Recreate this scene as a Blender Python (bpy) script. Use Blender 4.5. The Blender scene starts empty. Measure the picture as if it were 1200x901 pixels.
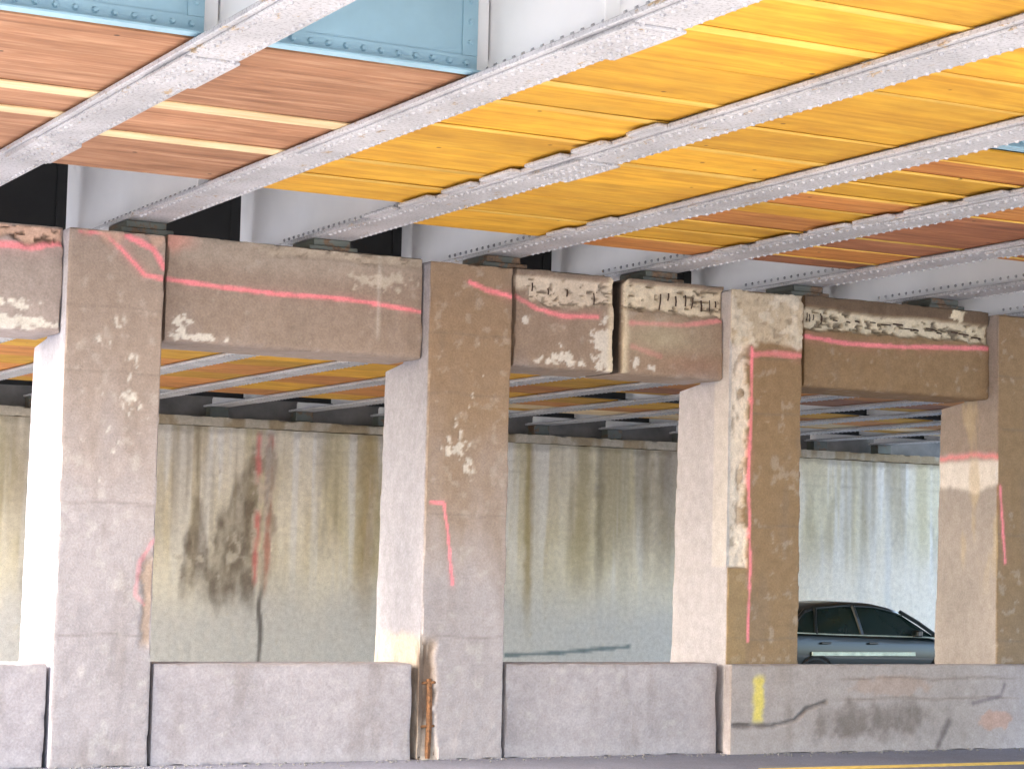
import bpy, math, random
import numpy as np
rnd = random.Random(7)
S = bpy.context.scene
COL = S.collection

# ------------------------------------------------------------------ camera
EYE = (0.0, -20.0, 1.93)
cam = bpy.data.cameras.new('camera')
cam.sensor_width = 36.0
cam.lens = 2600.0 / 1200.0 * 36.0
cam.clip_end = 2000.0
cam.clip_start = 0.1
cam_o = bpy.data.objects.new('camera', cam)
COL.objects.link(cam_o)
ax_x = np.array([0.88181347, -0.47103273, 0.02309038])      # camera right / up / back in world axes
ax_y = np.array([-0.05893753, -0.06149348, 0.99636586])
ax_x /= np.linalg.norm(ax_x)
ax_z = np.cross(ax_x, ax_y); ax_z /= np.linalg.norm(ax_z)
ax_y = np.cross(ax_z, ax_x)
from mathutils import Matrix
M4 = Matrix.Identity(4)
for i in range(3):
    M4[i][0], M4[i][1], M4[i][2], M4[i][3] = ax_x[i], ax_y[i], ax_z[i], EYE[i]
cam_o.matrix_world = M4
S.camera = cam_o

# ------------------------------------------------------------------ world, sun, exposure
SUN_EL, SUN_AZ = math.radians(32), math.radians(178)        # azimuth counted from +X towards +Y: sun stands to the left
w = bpy.data.worlds.new('World'); S.world = w; w.use_nodes = True
nt = w.node_tree
bg = nt.nodes['Background']
sky = nt.nodes.new('ShaderNodeTexSky'); sky.sky_type = 'NISHITA'; sky.sun_disc = False
sky.sun_elevation = SUN_EL; sky.sun_rotation = math.pi / 2 - SUN_AZ
sky.air_density = 1.0; sky.dust_density = 3.0; sky.ozone_density = 1.0
nt.links.new(sky.outputs[0], bg.inputs[0]); bg.inputs[1].default_value = 0.15
sl = bpy.data.lights.new('sun', 'SUN'); sl.energy = 1.3; sl.angle = math.radians(25); sl.color = (1.0, 0.97, 0.94)
so = bpy.data.objects.new('sun', sl); COL.objects.link(so)
sd = np.array([math.cos(SUN_EL) * math.cos(SUN_AZ), math.cos(SUN_EL) * math.sin(SUN_AZ), math.sin(SUN_EL)])
from mathutils import Vector
so.rotation_euler = Vector(sd).to_track_quat('Z', 'Y').to_euler()
so.location = (-20, 5, 30)
S.view_settings.view_transform = 'Standard'; S.view_settings.look = 'None'
S.view_settings.gamma = 1.0; S.view_settings.exposure = 2.87
S.cycles.max_bounces = 12; S.cycles.diffuse_bounces = 6

# ------------------------------------------------------------------ numpy noise
def _hash(ix, iy, iz, seed):
    n = (ix.astype(np.int64) * 374761393 + iy.astype(np.int64) * 668265263 + iz.astype(np.int64) * 2147483647 + seed * 974634777) & 0xffffffff
    n = ((n ^ (n >> 13)) * 1274126177) & 0xffffffff
    n = ((n ^ (n >> 16)) * 2246822519) & 0xffffffff
    return ((n ^ (n >> 15)) & 0xffffff) / float(0xffffff)

def vnoise(x, y, z, seed=0):
    ix, iy, iz = np.floor(x), np.floor(y), np.floor(z)
    fx, fy, fz = x - ix, y - iy, z - iz
    fx, fy, fz = fx*fx*(3-2*fx), fy*fy*(3-2*fy), fz*fz*(3-2*fz)
    r = 0
    for a in (0, 1):
        for b in (0, 1):
            for c in (0, 1):
                wgt = (fx if a else 1-fx) * (fy if b else 1-fy) * (fz if c else 1-fz)
                r = r + wgt * _hash(ix + a, iy + b, iz + c, seed)
    return r

def fbm(P, scale, seed=0, octv=4):
    """fractal noise about 0.5; scale may be a number or a triple"""
    s = np.array(scale if hasattr(scale, '__len__') else (scale,)*3, float)
    q = P * s
    r = 0; amp = 0.5; tot = 0
    for o in range(octv):
        r = r + amp * vnoise(q[:, 0] + 17.3*o, q[:, 1] - 9.1*o, q[:, 2] + 4.7*o, seed + o*31)
        tot += amp; amp *= 0.55; q = q * 2.03
    return r / tot

def sst(a, b, x):
    t = np.clip((x - a) / (b - a), 0, 1)
    return t*t*(3 - 2*t)

def mix(c, d, t):
    return c * (1 - t[:, None]) + np.array(d, float)[None, :] * t[:, None]

def polydist(u, v, pts):
    best = np.full(u.shape, 1e9)
    for (a, b), (c, d) in zip(pts[:-1], pts[1:]):
        dx, dy = c - a, d - b
        t = np.clip(((u - a)*dx + (v - b)*dy) / (dx*dx + dy*dy + 1e-9), 0, 1)
        best = np.minimum(best, np.hypot(u - a - t*dx, v - b - t*dy))
    return best

def gauss(u, v, cu, cv, su, sv):
    return np.exp(-((u - cu)/su)**2 - ((v - cv)/sv)**2)

# ------------------------------------------------------------------ object helpers
def link(o, parent=None):
    COL.objects.link(o)
    if parent is not None: o.parent = parent
    return o

def tag(o, label=None, cat=None, group=None, kind=None):
    if label: o['label'] = label
    if cat: o['category'] = cat
    if group: o['group'] = group
    if kind: o['kind'] = kind
    return o

def empty(name, loc):
    o = bpy.data.objects.new(name, None); o.empty_display_size = 0.2
    o.location = loc
    return link(o)

def mesh_obj(name, verts, faces, mat, parent=None, smooth=False, world=True, share=None):
    """verts in world coordinates; made local to the parent's origin"""
    me = bpy.data.meshes.new(name)
    v = np.array(verts, float)
    if parent is not None and world:
        p = parent
        while p is not None:
            v = v - np.array(p.location); p = p.parent
    me.from_pydata([tuple(x) for x in v], [], faces)
    me.materials.append(mat)
    if smooth:
        me.polygons.foreach_set('use_smooth', [True]*len(me.polygons)); me.set_sharp_from_angle(angle=math.radians(35))
    me.update()
    return link(bpy.data.objects.new(name, me), parent)

class MB:
    """collects simple shapes for ONE mesh"""
    def __init__(s): s.v = []; s.f = []
    def add(s, verts, faces):
        n = len(s.v); s.v += [tuple(x) for x in verts]; s.f += [tuple(i + n for i in f) for f in faces]
    def box(s, lo, hi):
        x0, y0, z0 = lo; x1, y1, z1 = hi
        s.add([(x0,y0,z0),(x1,y0,z0),(x1,y1,z0),(x0,y1,z0),(x0,y0,z1),(x1,y0,z1),(x1,y1,z1),(x0,y1,z1)],
              [(0,3,2,1),(4,5,6,7),(0,1,5,4),(1,2,6,5),(2,3,7,6),(3,0,4,7)])
        return s
    def bbox(s, lo, hi, b):
        """box with all edges chamfered by b"""
        import itertools
        lo = np.array(lo, float); hi = np.array(hi, float); c = (lo+hi)/2; h = (hi-lo)/2
        b = min(b, 0.45*h.min())
        vs = []; idx = {}
        for sx, sy, sz in itertools.product((-1,1), repeat=3):
            for a in range(3):
                e = np.array([h[0]-b, h[1]-b, h[2]-b]); e[a] = h[a]
                idx[(sx,sy,sz,a)] = len(vs); vs.append(c + e*np.array([sx,sy,sz]))
        fs = []
        for a in range(3):
            o = [i for i in range(3) if i != a]
            for sg in (-1,1):
                q = []
                for u, v_ in ((-1,-1),(1,-1),(1,1),(-1,1)):
                    k = [0,0,0]; k[a] = sg; k[o[0]] = u; k[o[1]] = v_
                    q.append(idx[(*k, a)])
                fs.append(q)
            for u in (-1,1):
                for v_ in (-1,1):
                    k0 = [0,0,0]; k1 = [0,0,0]
                    k0[a] = -1; k1[a] = 1
                    for k in (k0,k1): k[o[0]] = u; k[o[1]] = v_
                    fs.append([idx[(*k0,o[0])], idx[(*k1,o[0])], idx[(*k1,o[1])], idx[(*k0,o[1])]])
        for sx, sy, sz in itertools.product((-1,1), repeat=3):
            fs.append([idx[(sx,sy,sz,0)], idx[(sx,sy,sz,1)], idx[(sx,sy,sz,2)]])
        V = np.array(vs)
        out = []
        for f in fs:
            p = V[f]; n = np.cross(p[1]-p[0], p[2]-p[0])
            out.append(tuple(f) if np.dot(n, p.mean(0)-c) > 0 else tuple(reversed(f)))
        s.add(vs, out); return s
    def dome(s, c, r, h, axis, n=6):
        """a rivet head: low cone on a base ring, pointing along axis ('-z','-y','-x')"""
        c = np.array(c, float)
        A = {'-z': (np.array([1,0,0]), np.array([0,1,0]), np.array([0,0,-1])), '-y': (np.array([1,0,0]), np.array([0,0,1]), np.array([0,-1,0])), '-x': (np.array([0,1,0]), np.array([0,0,1]), np.array([-1,0,0]))}[axis]
        vs = [c + r*(math.cos(t)*A[0] + math.sin(t)*A[1]) for t in [2*math.pi*k/n for k in range(n)]]
        vs += [c + .6*r*(math.cos(t)*A[0] + math.sin(t)*A[1]) + h*A[2] for t in [2*math.pi*k/n for k in range(n)]]
        flip = np.dot(np.cross(A[0], A[1]), A[2]) < 0
        fs = [(k, (k+1) % n, n + (k+1) % n, n + k) for k in range(n)] + [tuple(range(n, 2*n))]
        if flip: fs = [tuple(reversed(f)) for f in fs]
        s.add(vs, fs); return s
    def tube(s, pts, r, n=7):
        pts = [Vector(p) for p in pts]; m0 = len(s.v)
        for i, p in enumerate(pts):
            d = (pts[min(i+1, len(pts)-1)] - pts[max(i-1, 0)]).normalized()
            a = d.orthogonal().normalized(); b = d.cross(a)
            rr = r[i] if hasattr(r, '__len__') else r
            for k in range(n):
                t = 2*math.pi*k/n
                s.v.append(tuple(p + rr*(math.cos(t)*a + math.sin(t)*b)))
        for i in range(len(pts)-1):
            for k in range(n):
                k2 = (k+1) % n
                s.f.append((m0+i*n+k, m0+i*n+k2, m0+(i+1)*n+k2, m0+(i+1)*n+k))
        s.f.append(tuple(m0+k for k in reversed(range(n)))); s.f.append(tuple(m0+(len(pts)-1)*n+k for k in range(n)))
        return s
    def build(s, name, mat, parent=None, smooth=False):
        return mesh_obj(name, s.v, s.f, mat, parent, smooth)

def grid_box(name, lo, hi, step, fn, mat, parent=None):
    """a closed box whose six faces are welded grids; fn(P, N, F) -> (P, colour) shapes and colours its surface"""
    lo = np.array(lo, float); hi = np.array(hi, float)
    n = [max(1, int(round((hi[i]-lo[i])/step[i]))) for i in range(3)]
    ax = [np.linspace(lo[i], hi[i], n[i]+1) for i in range(3)]
    I = np.full((n[0]+1, n[1]+1, n[2]+1), -1, np.int64)
    m = np.zeros(I.shape, bool)
    m[0]=m[-1]=True; m[:,0]=m[:,-1]=True; m[:,:,0]=m[:,:,-1]=True
    ijk = np.argwhere(m); I[m] = np.arange(len(ijk))
    P = np.stack([ax[d][ijk[:, d]] for d in range(3)], 1)
    N = np.zeros_like(P)
    for d in range(3):
        N[ijk[:, d] == 0, d] -= 1; N[ijk[:, d] == n[d], d] += 1
    N /= np.linalg.norm(N, axis=1)[:, None]
    quads = []
    def q(A, flip):
        a, b, c, d_ = A[:-1,:-1].ravel(), A[1:,:-1].ravel(), A[1:,1:].ravel(), A[:-1,1:].ravel()
        Q = np.stack([a, b, c, d_], 1)
        quads.append(Q[:, ::-1] if flip else Q)
    q(I[0], True); q(I[-1], False); q(I[:,0], False); q(I[:,-1], True); q(I[:,:,0], True); q(I[:,:,-1], False)
    Q = np.concatenate(quads)
    P2, C = fn(P.copy(), N, lo, hi)
    p = parent
    while p is not None:
        P2 = P2 - np.array(p.location); p = p.parent
    me = bpy.data.meshes.new(name)
    me.vertices.add(len(P2)); me.vertices.foreach_set('co', P2.astype(np.float32).ravel())
    me.loops.add(Q.size); me.loops.foreach_set('vertex_index', Q.astype(np.int32).ravel())
    me.polygons.add(len(Q)); me.polygons.foreach_set('loop_start', np.arange(0, Q.size, 4, dtype=np.int32))
    me.update(calc_edges=True)
    at = me.color_attributes.new('tint', 'FLOAT_COLOR', 'POINT')
    at.data.foreach_set('color', np.concatenate([np.clip(C, 0, 1), np.ones((len(C), 1))], 1).astype(np.float32).ravel())
    me.polygons.foreach_set('use_smooth', np.ones(len(Q), bool)); me.set_sharp_from_angle(angle=math.radians(38))
    me.materials.append(mat); me.validate()
    return link(bpy.data.objects.new(name, me), parent)

# ------------------------------------------------------------------ materials
def new_mat(name):
    m = bpy.data.materials.new(name); m.use_nodes = True
    n = m.node_tree; b = n.nodes['Principled BSDF']
    return m, n, b
def nd(n, t, **k):
    x = n.nodes.new(t)
    for a, v in k.items(): setattr(x, a, v)
    return x
def ramp(n, pts):
    r = nd(n, 'ShaderNodeValToRGB'); e = r.color_ramp.elements
    while len(e) < len(pts): e.new(0.5)
    for el, (p, c) in zip(e, pts): el.position = p; el.color = (*c, 1)
    return r
def noise(n, vec, scale, detail=5, rough=.6):
    x = nd(n, 'ShaderNodeTexNoise'); x.inputs['Scale'].default_value = scale; x.inputs['Detail'].default_value = detail; x.inputs['Roughness'].default_value = rough
    n.links.new(vec, x.inputs['Vector']); return x
def coords(n, scale=(1,1,1)):
    t = nd(n, 'ShaderNodeNewGeometry'); mp = nd(n, 'ShaderNodeMapping'); mp.inputs['Scale'].default_value = scale
    n.links.new(t.outputs['Position'], mp.inputs['Vector']); return mp.outputs[0]
def mixc(n, fac, a, b, mode='MIX'):
    x = nd(n, 'ShaderNodeMix', data_type='RGBA', blend_type=mode)
    for s, v in ((0, fac), (6, a), (7, b)):
        if hasattr(v, 'is_linked'): n.links.new(v, x.inputs[s])
        elif s == 0: x.inputs[0].default_value = v
        else: x.inputs[s].default_value = (*v, 1)
    return x.outputs[2]
def bump(n, b, h, strength, dist):
    x = nd(n, 'ShaderNodeBump'); x.inputs['Strength'].default_value = strength; x.inputs['Distance'].default_value = dist
    n.links.new(h, x.inputs['Height']); n.links.new(x.outputs[0], b.inputs['Normal'])

def mat_concrete():
    m, n, b = new_mat('weathered_concrete')
    a = nd(n, 'ShaderNodeAttribute', attribute_name='tint')
    c = coords(n)
    n1 = noise(n, c, 45, 6, .7); n2 = noise(n, c, 9, 4, .6)
    r1 = ramp(n, [(.3, (.80,.80,.80)), (.7, (1.12,1.12,1.12))]); n.links.new(n1.outputs[0], r1.inputs[0])
    r2 = ramp(n, [(.3, (.88,.87,.86)), (.7, (1.08,1.08,1.08))]); n.links.new(n2.outputs[0], r2.inputs[0])
    k = mixc(n, 1.0, a.outputs['Color'], r1.outputs[0], 'MULTIPLY'); k = mixc(n, 1.0, k, r2.outputs[0], 'MULTIPLY')
    n.links.new(k, b.inputs['Base Color']); b.inputs['Roughness'].default_value = .92; b.inputs['Specular IOR Level'].default_value = .25
    bump(n, b, n1.outputs[0], .45, .012)
    return m

def mat_paint(name, base, rust=(.30,.17,.06), amount=.62, dirt=.5, rough=.5, sc=3.2, speck=0.):
    m, n, b = new_mat(name)
    c = coords(n); cs = coords(n, (1, .35, 1))
    n1 = noise(n, cs, sc, 8, .72); n2 = noise(n, c, 1.1, 5, .6); n3 = noise(n, c, 26, 4, .7)
    d = ramp(n, [(.35, tuple(v*dirt for v in base)), (.65, base)]); n.links.new(n2.outputs[0], d.inputs[0])
    rm = ramp(n, [(amount, (0,0,0)), (amount+.05, (1,1,1))]); n.links.new(n1.outputs[0], rm.inputs[0])
    rc = ramp(n, [(.35, tuple(v*.5 for v in rust)), (.65, tuple(min(1, v*1.5) for v in rust))]); n.links.new(n3.outputs[0], rc.inputs[0])
    k = mixc(n, rm.outputs[0], d.outputs[0], rc.outputs[0])
    if speck:
        n4 = noise(n, c, 40, 3, .7); sp = ramp(n, [(.34, (1-speck,1-speck,1-speck)), (.5, (1,1,1))]); n.links.new(n4.outputs[0], sp.inputs[0])
        k = mixc(n, 1.0, k, sp.outputs[0], 'MULTIPLY')
    n.links.new(k, b.inputs['Base Color']); b.inputs['Roughness'].default_value = rough
    bump(n, b, n1.outputs[0], .2, .006)
    return m

def mat_wood(name, light, mid, dark):
    m, n, b = new_mat(name)
    oi = nd(n, 'ShaderNodeObjectInfo')
    g = nd(n, 'ShaderNodeNewGeometry'); ad = nd(n, 'ShaderNodeVectorMath', operation='ADD')
    mul = nd(n, 'ShaderNodeVectorMath', operation='SCALE'); cx = nd(n, 'ShaderNodeCombineXYZ')
    for i in range(3): n.links.new(oi.outputs['Random'], cx.inputs[i])
    n.links.new(cx.outputs[0], mul.inputs[0]); mul.inputs['Scale'].default_value = 60
    n.links.new(g.outputs['Position'], ad.inputs[0]); n.links.new(mul.outputs[0], ad.inputs[1])
    mp = nd(n, 'ShaderNodeMapping'); mp.inputs['Scale'].default_value = (.45, 5.5, 1); n.links.new(ad.outputs[0], mp.inputs[0])
    mp2 = nd(n, 'ShaderNodeMapping'); mp2.inputs['Scale'].default_value = (1.2, 2.2, 1); n.links.new(ad.outputs[0], mp2.inputs[0])
    n1 = noise(n, mp.outputs[0], 1.6, 9, .68); n1.inputs['Distortion'].default_value = .7
    n2 = noise(n, mp2.outputs[0], 1.3, 4, .6)
    r = ramp(n, [(.28, dark), (.5, mid), (.72, light)]); n.links.new(n1.outputs[0], r.inputs[0])
    r2 = ramp(n, [(.3, (.80,.76,.70)), (.65, (1.1,1.1,1.1))]); n.links.new(n2.outputs[0], r2.inputs[0])
    k = mixc(n, 1.0, r.outputs[0], r2.outputs[0], 'MULTIPLY')
    v = nd(n, 'ShaderNodeHueSaturation'); mr = nd(n, 'ShaderNodeMapRange'); mr.inputs[3].default_value = .8; mr.inputs[4].default_value = 1.18
    n.links.new(oi.outputs['Random'], mr.inputs[0]); n.links.new(mr.outputs[0], v.inputs['Value']); n.links.new(k, v.inputs['Color'])
    vk = nd(n, 'ShaderNodeTexVoronoi'); vk.inputs['Scale'].default_value = 2.4; n.links.new(ad.outputs[0], vk.inputs['Vector'])
    kr = ramp(n, [(.035, (1,1,1)), (.06, (0,0,0))]); n.links.new(vk.outputs['Distance'], kr.inputs[0])
    k2 = mixc(n, kr.outputs[0], v.outputs[0], tuple(x*.35 for x in dark))
    n.links.new(k2, b.inputs['Base Color']); b.inputs['Roughness'].default_value = .75
    bump(n, b, n1.outputs[0], .3, .004)
    return m

def mat_plain(name, col, rough=.6, metal=0., scale=8, var=.25, coat=0.):
    m, n, b = new_mat(name)
    n1 = noise(n, coords(n), scale, 5, .6)
    r = ramp(n, [(.3, tuple(v*(1-var) for v in col)), (.7, tuple(min(1, v*(1+var)) for v in col))]); n.links.new(n1.outputs[0], r.inputs[0])
    n.links.new(r.outputs[0], b.inputs['Base Color']); b.inputs['Roughness'].default_value = rough; b.inputs['Metallic'].default_value = metal
    b.inputs['Coat Weight'].default_value = coat
    return m

def mat_asphalt(name, col):
    m, n, b = new_mat(name)
    c = coords(n); n1 = noise(n, c, 70, 5, .7); n2 = noise(n, c, .6, 6, .65)
    r = ramp(n, [(.3, tuple(v*.6 for v in col)), (.7, tuple(v*1.5 for v in col))]); n.links.new(n1.outputs[0], r.inputs[0])
    r2 = ramp(n, [(.3, (.75,.75,.76)), (.7, (1.2,1.2,1.2))]); n.links.new(n2.outputs[0], r2.inputs[0])
    n.links.new(mixc(n, 1.0, r.outputs[0], r2.outputs[0], 'MULTIPLY'), b.inputs['Base Color']); b.inputs['Roughness'].default_value = .85
    bump(n, b, n1.outputs[0], .5, .006)
    return m

M_CON = mat_concrete()
M_STEEL = mat_paint('pale_blue_grey_steel_paint', (.88,.87,.86), rust=(.34,.20,.08), amount=.70, dirt=.93)
M_FLANGE = mat_paint('peeling_grey_flange_paint', (.52,.51,.52), rust=(.36,.26,.15), amount=.60, dirt=.70, rough=.6, sc=10, speck=.45)
M_DIA = mat_paint('light_blue_diaphragm_paint', (.30,.48,.57), rust=(.30,.20,.09), amount=.72, dirt=.8)
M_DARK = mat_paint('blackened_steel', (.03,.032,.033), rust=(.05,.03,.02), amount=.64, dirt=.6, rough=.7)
M_DECK = mat_plain('deck_concrete', (.22,.21,.20), .9, scale=2)
M_BEAR = mat_paint('corroded_bearing_steel', (.11,.125,.105), rust=(.12,.07,.035), amount=.52, dirt=.5)
M_RUST = mat_plain('rusty_iron', (.17,.075,.03), .85, scale=30, var=.6)
M_REBAR = mat_plain('dark_rebar', (.055,.03,.02), .85, scale=40, var=.5)
M_WY = mat_wood('yellow_plywood', (.68,.40,.035), (.60,.31,.016), (.46,.205,.008))
M_WO = mat_wood('orange_plywood', (.70,.34,.09), (.55,.21,.04), (.30,.09,.02))
M_WB = mat_wood('rosy_brown_plywood', (.50,.29,.165), (.35,.165,.08), (.19,.078,.032))
M_WR = mat_wood('dark_red_plywood', (.44,.19,.08), (.30,.11,.045), (.15,.05,.022))
M_BAT = mat_wood('pale_pine_batten', (.80,.66,.42), (.74,.56,.32), (.62,.42,.20))
M_BATY = mat_wood('yellow_pine_batten', (.74,.50,.12), (.68,.42,.07), (.56,.30,.035))
M_ROAD = mat_asphalt('pale_bounce_pavement', (.47,.45,.43))  # unseen road surface made pale to bounce light up under the deck
M_SHO = mat_asphalt('grey_asphalt', (.15,.15,.185))
M_ROAD2 = mat_asphalt('dry_asphalt', (.37,.385,.42))
M_EARTH = mat_asphalt('dry_earth', (.16,.13,.09))
M_YEL = mat_plain('worn_yellow_line', (.72,.50,.10), .75, scale=14, var=.3)

# ------------------------------------------------------------------ setting: ground and roads
def sheet(name, pts, mat, kind='structure'):
    o = mesh_obj(name, pts, [tuple(range(len(pts)))], mat); o['kind'] = kind; return o
road = sheet('road', [(-300,-300,0),(400,-300,0),(400,1.2,0),(-300,1.2,0)], M_ROAD)
sheet('carriageway', [(-300,1.2,0),(400,1.2,0),(400,24.3,-.32),(-300,24.3,-.32)], M_ROAD2)
sheet('terrain', [(-300,24.9,-.4),(400,24.9,-.4),(400,400,-.4),(-300,400,-.4)], M_EARTH)
sh = MB(); sh.box((-60,-3.2,.002),(120,1.1,.006)); sh.build('shoulder', M_SHO)['kind'] = 'structure'
yl = MB(); yl.box((12.6,-1.90,.008),(120,-1.66,.012)); yl.build('road_marking', M_YEL, road)

# ------------------------------------------------------------------ concrete looks
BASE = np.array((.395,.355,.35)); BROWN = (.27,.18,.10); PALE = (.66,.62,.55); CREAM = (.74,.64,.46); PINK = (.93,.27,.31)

def concrete_base(P, seed, dirt=.5, dirt_shade_z=(1.7,3.6), base=None):
    C = np.repeat((BASE if base is None else np.array(base))[None, :], len(P), 0)
    f1 = fbm(P, 1.3, seed, 5); f2 = fbm(P, (5, 5, 1.2), seed+5, 4); f3 = fbm(P, 9, seed+9, 4)
    C = C * (0.82 + 0.36*f1)[:, None]
    t = sst(dirt_shade_z[0], dirt_shade_z[1], P[:, 2] + 1.6*(f1 - .5) + .8*(f2 - .5)) * dirt
    C = mix(C, BROWN, t)  # brown soot film; also paints the weaker light towards the tops
    C = mix(C, (.20,.16,.13), sst(.58, .76, f2)*.25)
    C = mix(C, PALE, sst(.63, .76, f3)*.18)
    return C, f1, f2, f3

def front(N): return (N[:, 1] < -.3).astype(float)
def spray(P, N, C, pts, wd, seed, strength=.9, drip=0., front_only=True):
    d = polydist(P[:, 0], P[:, 2], pts)
    e = fbm(P, 14, seed, 3); e2 = fbm(P, (3, 3, 3), seed+3, 2)
    wd = wd*.55; t = sst(wd*1.3, wd*.5, d + (e - .5)*wd*.9) * np.clip(.55 + 1.0*e2, 0, 1) * min(1., strength*1.15)
    if drip:
        dz = np.full(len(P), 0.)
        below = (np.min([np.hypot(P[:, 0]-a, 0) for a, b in pts], 0))
    t = np.maximum(t, .22*strength*np.exp(-(d/(2.2*wd))**2)*sst(.35,.65,e2)) * (front(N) if front_only else 1)
    return mix(C, PINK, t*.88)

def rough_disp(P, N, seed, amp=.006):
    return P + N * ((fbm(P, 7, seed, 4) - .5) * 2 * amp)[:, None]

def chip_edges(P, N, lo, hi, seed, amt=.03):
    """knock the sharp corners back, unevenly"""
    edge = (np.abs(N) > .1).sum(1) >= 2
    f = fbm(P, (6, 6, 3.5), seed, 4)
    k = np.where(edge, amt * (.25 + 2.2*np.clip(f - .45, 0, 1)*2), 0)
    return P - N * k[:, None]

# ------------------------------------------------------------------ columns
def column(x0, seed, look, label):
    x1 = x0 + .94
    root = empty('concrete_column', ((x0+x1)/2, .55, 0))
    tag(root, label, 'column', 'concrete columns of the pier')
    def fn(P, N, lo, hi):
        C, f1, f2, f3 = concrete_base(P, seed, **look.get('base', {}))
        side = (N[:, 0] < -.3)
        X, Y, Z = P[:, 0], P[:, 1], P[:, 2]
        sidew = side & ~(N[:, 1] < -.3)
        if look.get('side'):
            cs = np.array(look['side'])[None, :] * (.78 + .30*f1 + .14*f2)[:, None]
            C = np.where(sidew[:, None], cs, C)  # left faces tinted apart: cool daylight on them put into the colour
        for z in (1.22, 2.44, 3.66, 4.27):                          # board marks left by the formwork
            C = mix(C, (.16,.13,.11), np.exp(-((Z - z - .01*np.sin(X*9))/.012)**2)*.35*front(N))
        Pn = rough_disp(P, N, seed+40, .005)
        Pn = chip_edges(Pn, N, lo, hi, seed+50, .02)
        dep = np.zeros(len(P))
        # pale chips
        reg = np.zeros(len(P))
        for (cx_, cz_, sx_, sz_, a_) in look.get('chips', []): reg = np.maximum(reg, a_*gauss(X, Z, x0 + cx_, cz_, sx_, sz_))
        ch = sst(.625, .71, .62*fbm(P, (16, 16, 11), seed+70, 4) + .38*fbm(P, (4, 4, 3), seed+71, 3) + .15*reg - .105) * sst(.1, .35, reg) * front(N)
        C = mix(C, PALE, ch*.8); dep += ch*.008
        for pts, wd, st in look.get('paint', []): C = spray(P, N, C, pts, wd, seed+80, st)
        if 'extra' in look: Pn, C, dep = look['extra'](P, Pn, N, C, dep, f1, f2, f3)
        Pn = Pn - N * dep[:, None]
        # rear half stops below the beam with a slightly falling top, and its back face has a slight batter
        rear = Y > .6
        Pn[rear, 2] = np.minimum(Pn[rear, 2], 3.995 - .13*(Y[rear] - .6))
        Pn[:, 1] += np.where(Y > .3, (Y - .3)/.8, 0) * (.06 - .032*np.minimum(Z, 4.))
        return Pn, C
    grid_box('shaft', (x0, 0, 0), (x1, 1.1, 4.99), (.0188, .03, .0205), fn, M_CON, root)
    return root

def c1_extra(P, Pn, N, C, dep, f1, f2, f3):
    X, Z = P[:, 0], P[:, 2]
    t = sst(4.82, 4.93, Z + .5*(f2-.5) - .1*np.abs(X-6.4)) * front(N)   # broken crown sprayed orange pink
    C = mix(C, (.60,.40,.30), t*.7); dep = dep + t*.04*f3
    t = sst(.10, .03, np.abs(X-6.83) + .12*(f3-.5)) * sst(1.05, 1.2, Z + .2*(f2-.5)) * sst(2.1, 1.9, Z + .4*(f2-.5)) * front(N)
    C = mix(C, (.50,.36,.26), t*.8); dep = dep + t*.03*(.5+f3)
    C = spray(P, N, C, [(6.86,2.1),(6.74,1.9),(6.70,1.6),(6.80,1.5)], .04, 5, .35)
    C = spray(P, N, C, [(6.5,4.95),(6.76,4.85),(6.87,4.68)], .06, 9, 1.)
    return Pn, C, dep
def c2_extra(P, Pn, N, C, dep, f1, f2, f3):
    X, Z = P[:, 0], P[:, 2]
    t = sst(9.87, 9.81, X + .10*(f3-.5) + .08*(f2-.5)) * sst(1.30, 1.15, Z + .3*(f2-.5)) * (N[:, 1] < .3)
    C = mix(C, (.52,.43,.34), t*.9); dep = dep + t*(.035 + .05*f3)*front(N)
    C = mix(C, (.10,.06,.04), t*sst(.55,.68,f2)*.8)
    return Pn, C, dep
def c3_extra(P, Pn, N, C, dep, f1, f2, f3):
    X, Z = P[:, 0], P[:, 2]
    g5 = fbm(P, (15, 15, 8), 365, 4); e = sst(13.545, 13.50, X + .16*(g5-.5) + .12*(f3-.5))
    s = e * sst(1.97, 2.0, Z) * sst(4.5, 4.4, Z) * (N[:, 1] < -.3)
    C = mix(C, (.74,.66,.56), s*.95); C = mix(C, (.25,.19,.14), s*sst(.56,.68,g5)*.55); dep = dep + s*(.02 + .07*g5)
    sl = ((N[:, 0] < -.5) & (P[:, 1] < .3)) * sst(1.97, 2.0, Z)
    C = mix(C, (.60,.55,.50), sl*.6)
    y = sst(13.60, 13.52, X + .06*(f3-.5)) * sst(2.0, 1.96, Z) * front(N)
    C = mix(C, (.34,.24,.12), y*.55)
    h1 = fbm(P, 17, 361, 4); h2 = fbm(P, 7, 362, 3)
    t = sst(4.38, 4.46, Z + .16*(h2-.5) + .06*(h1-.5)) * front(N)
    C = mix(C, np.array((.56,.47,.34)), t*.9); C = mix(C, (.22,.16,.11), t*sst(.58,.70,h1)*.5); C = mix(C, (.72,.66,.54), t*sst(.55,.68,h2)*.6); dep = dep + t*(.05*(h1-.35)) - t*.012
    C = spray(P, N, C, [(13.58,1.2),(13.60,2.03),(13.56,2.95),(13.59,3.79),(13.58,4.36)], .035, 71, .9)
    C = spray(P, N, C, [(13.58,4.30),(13.9,4.32),(14.24,4.32)], .06, 73, .6)
    return Pn, C, dep
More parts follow.
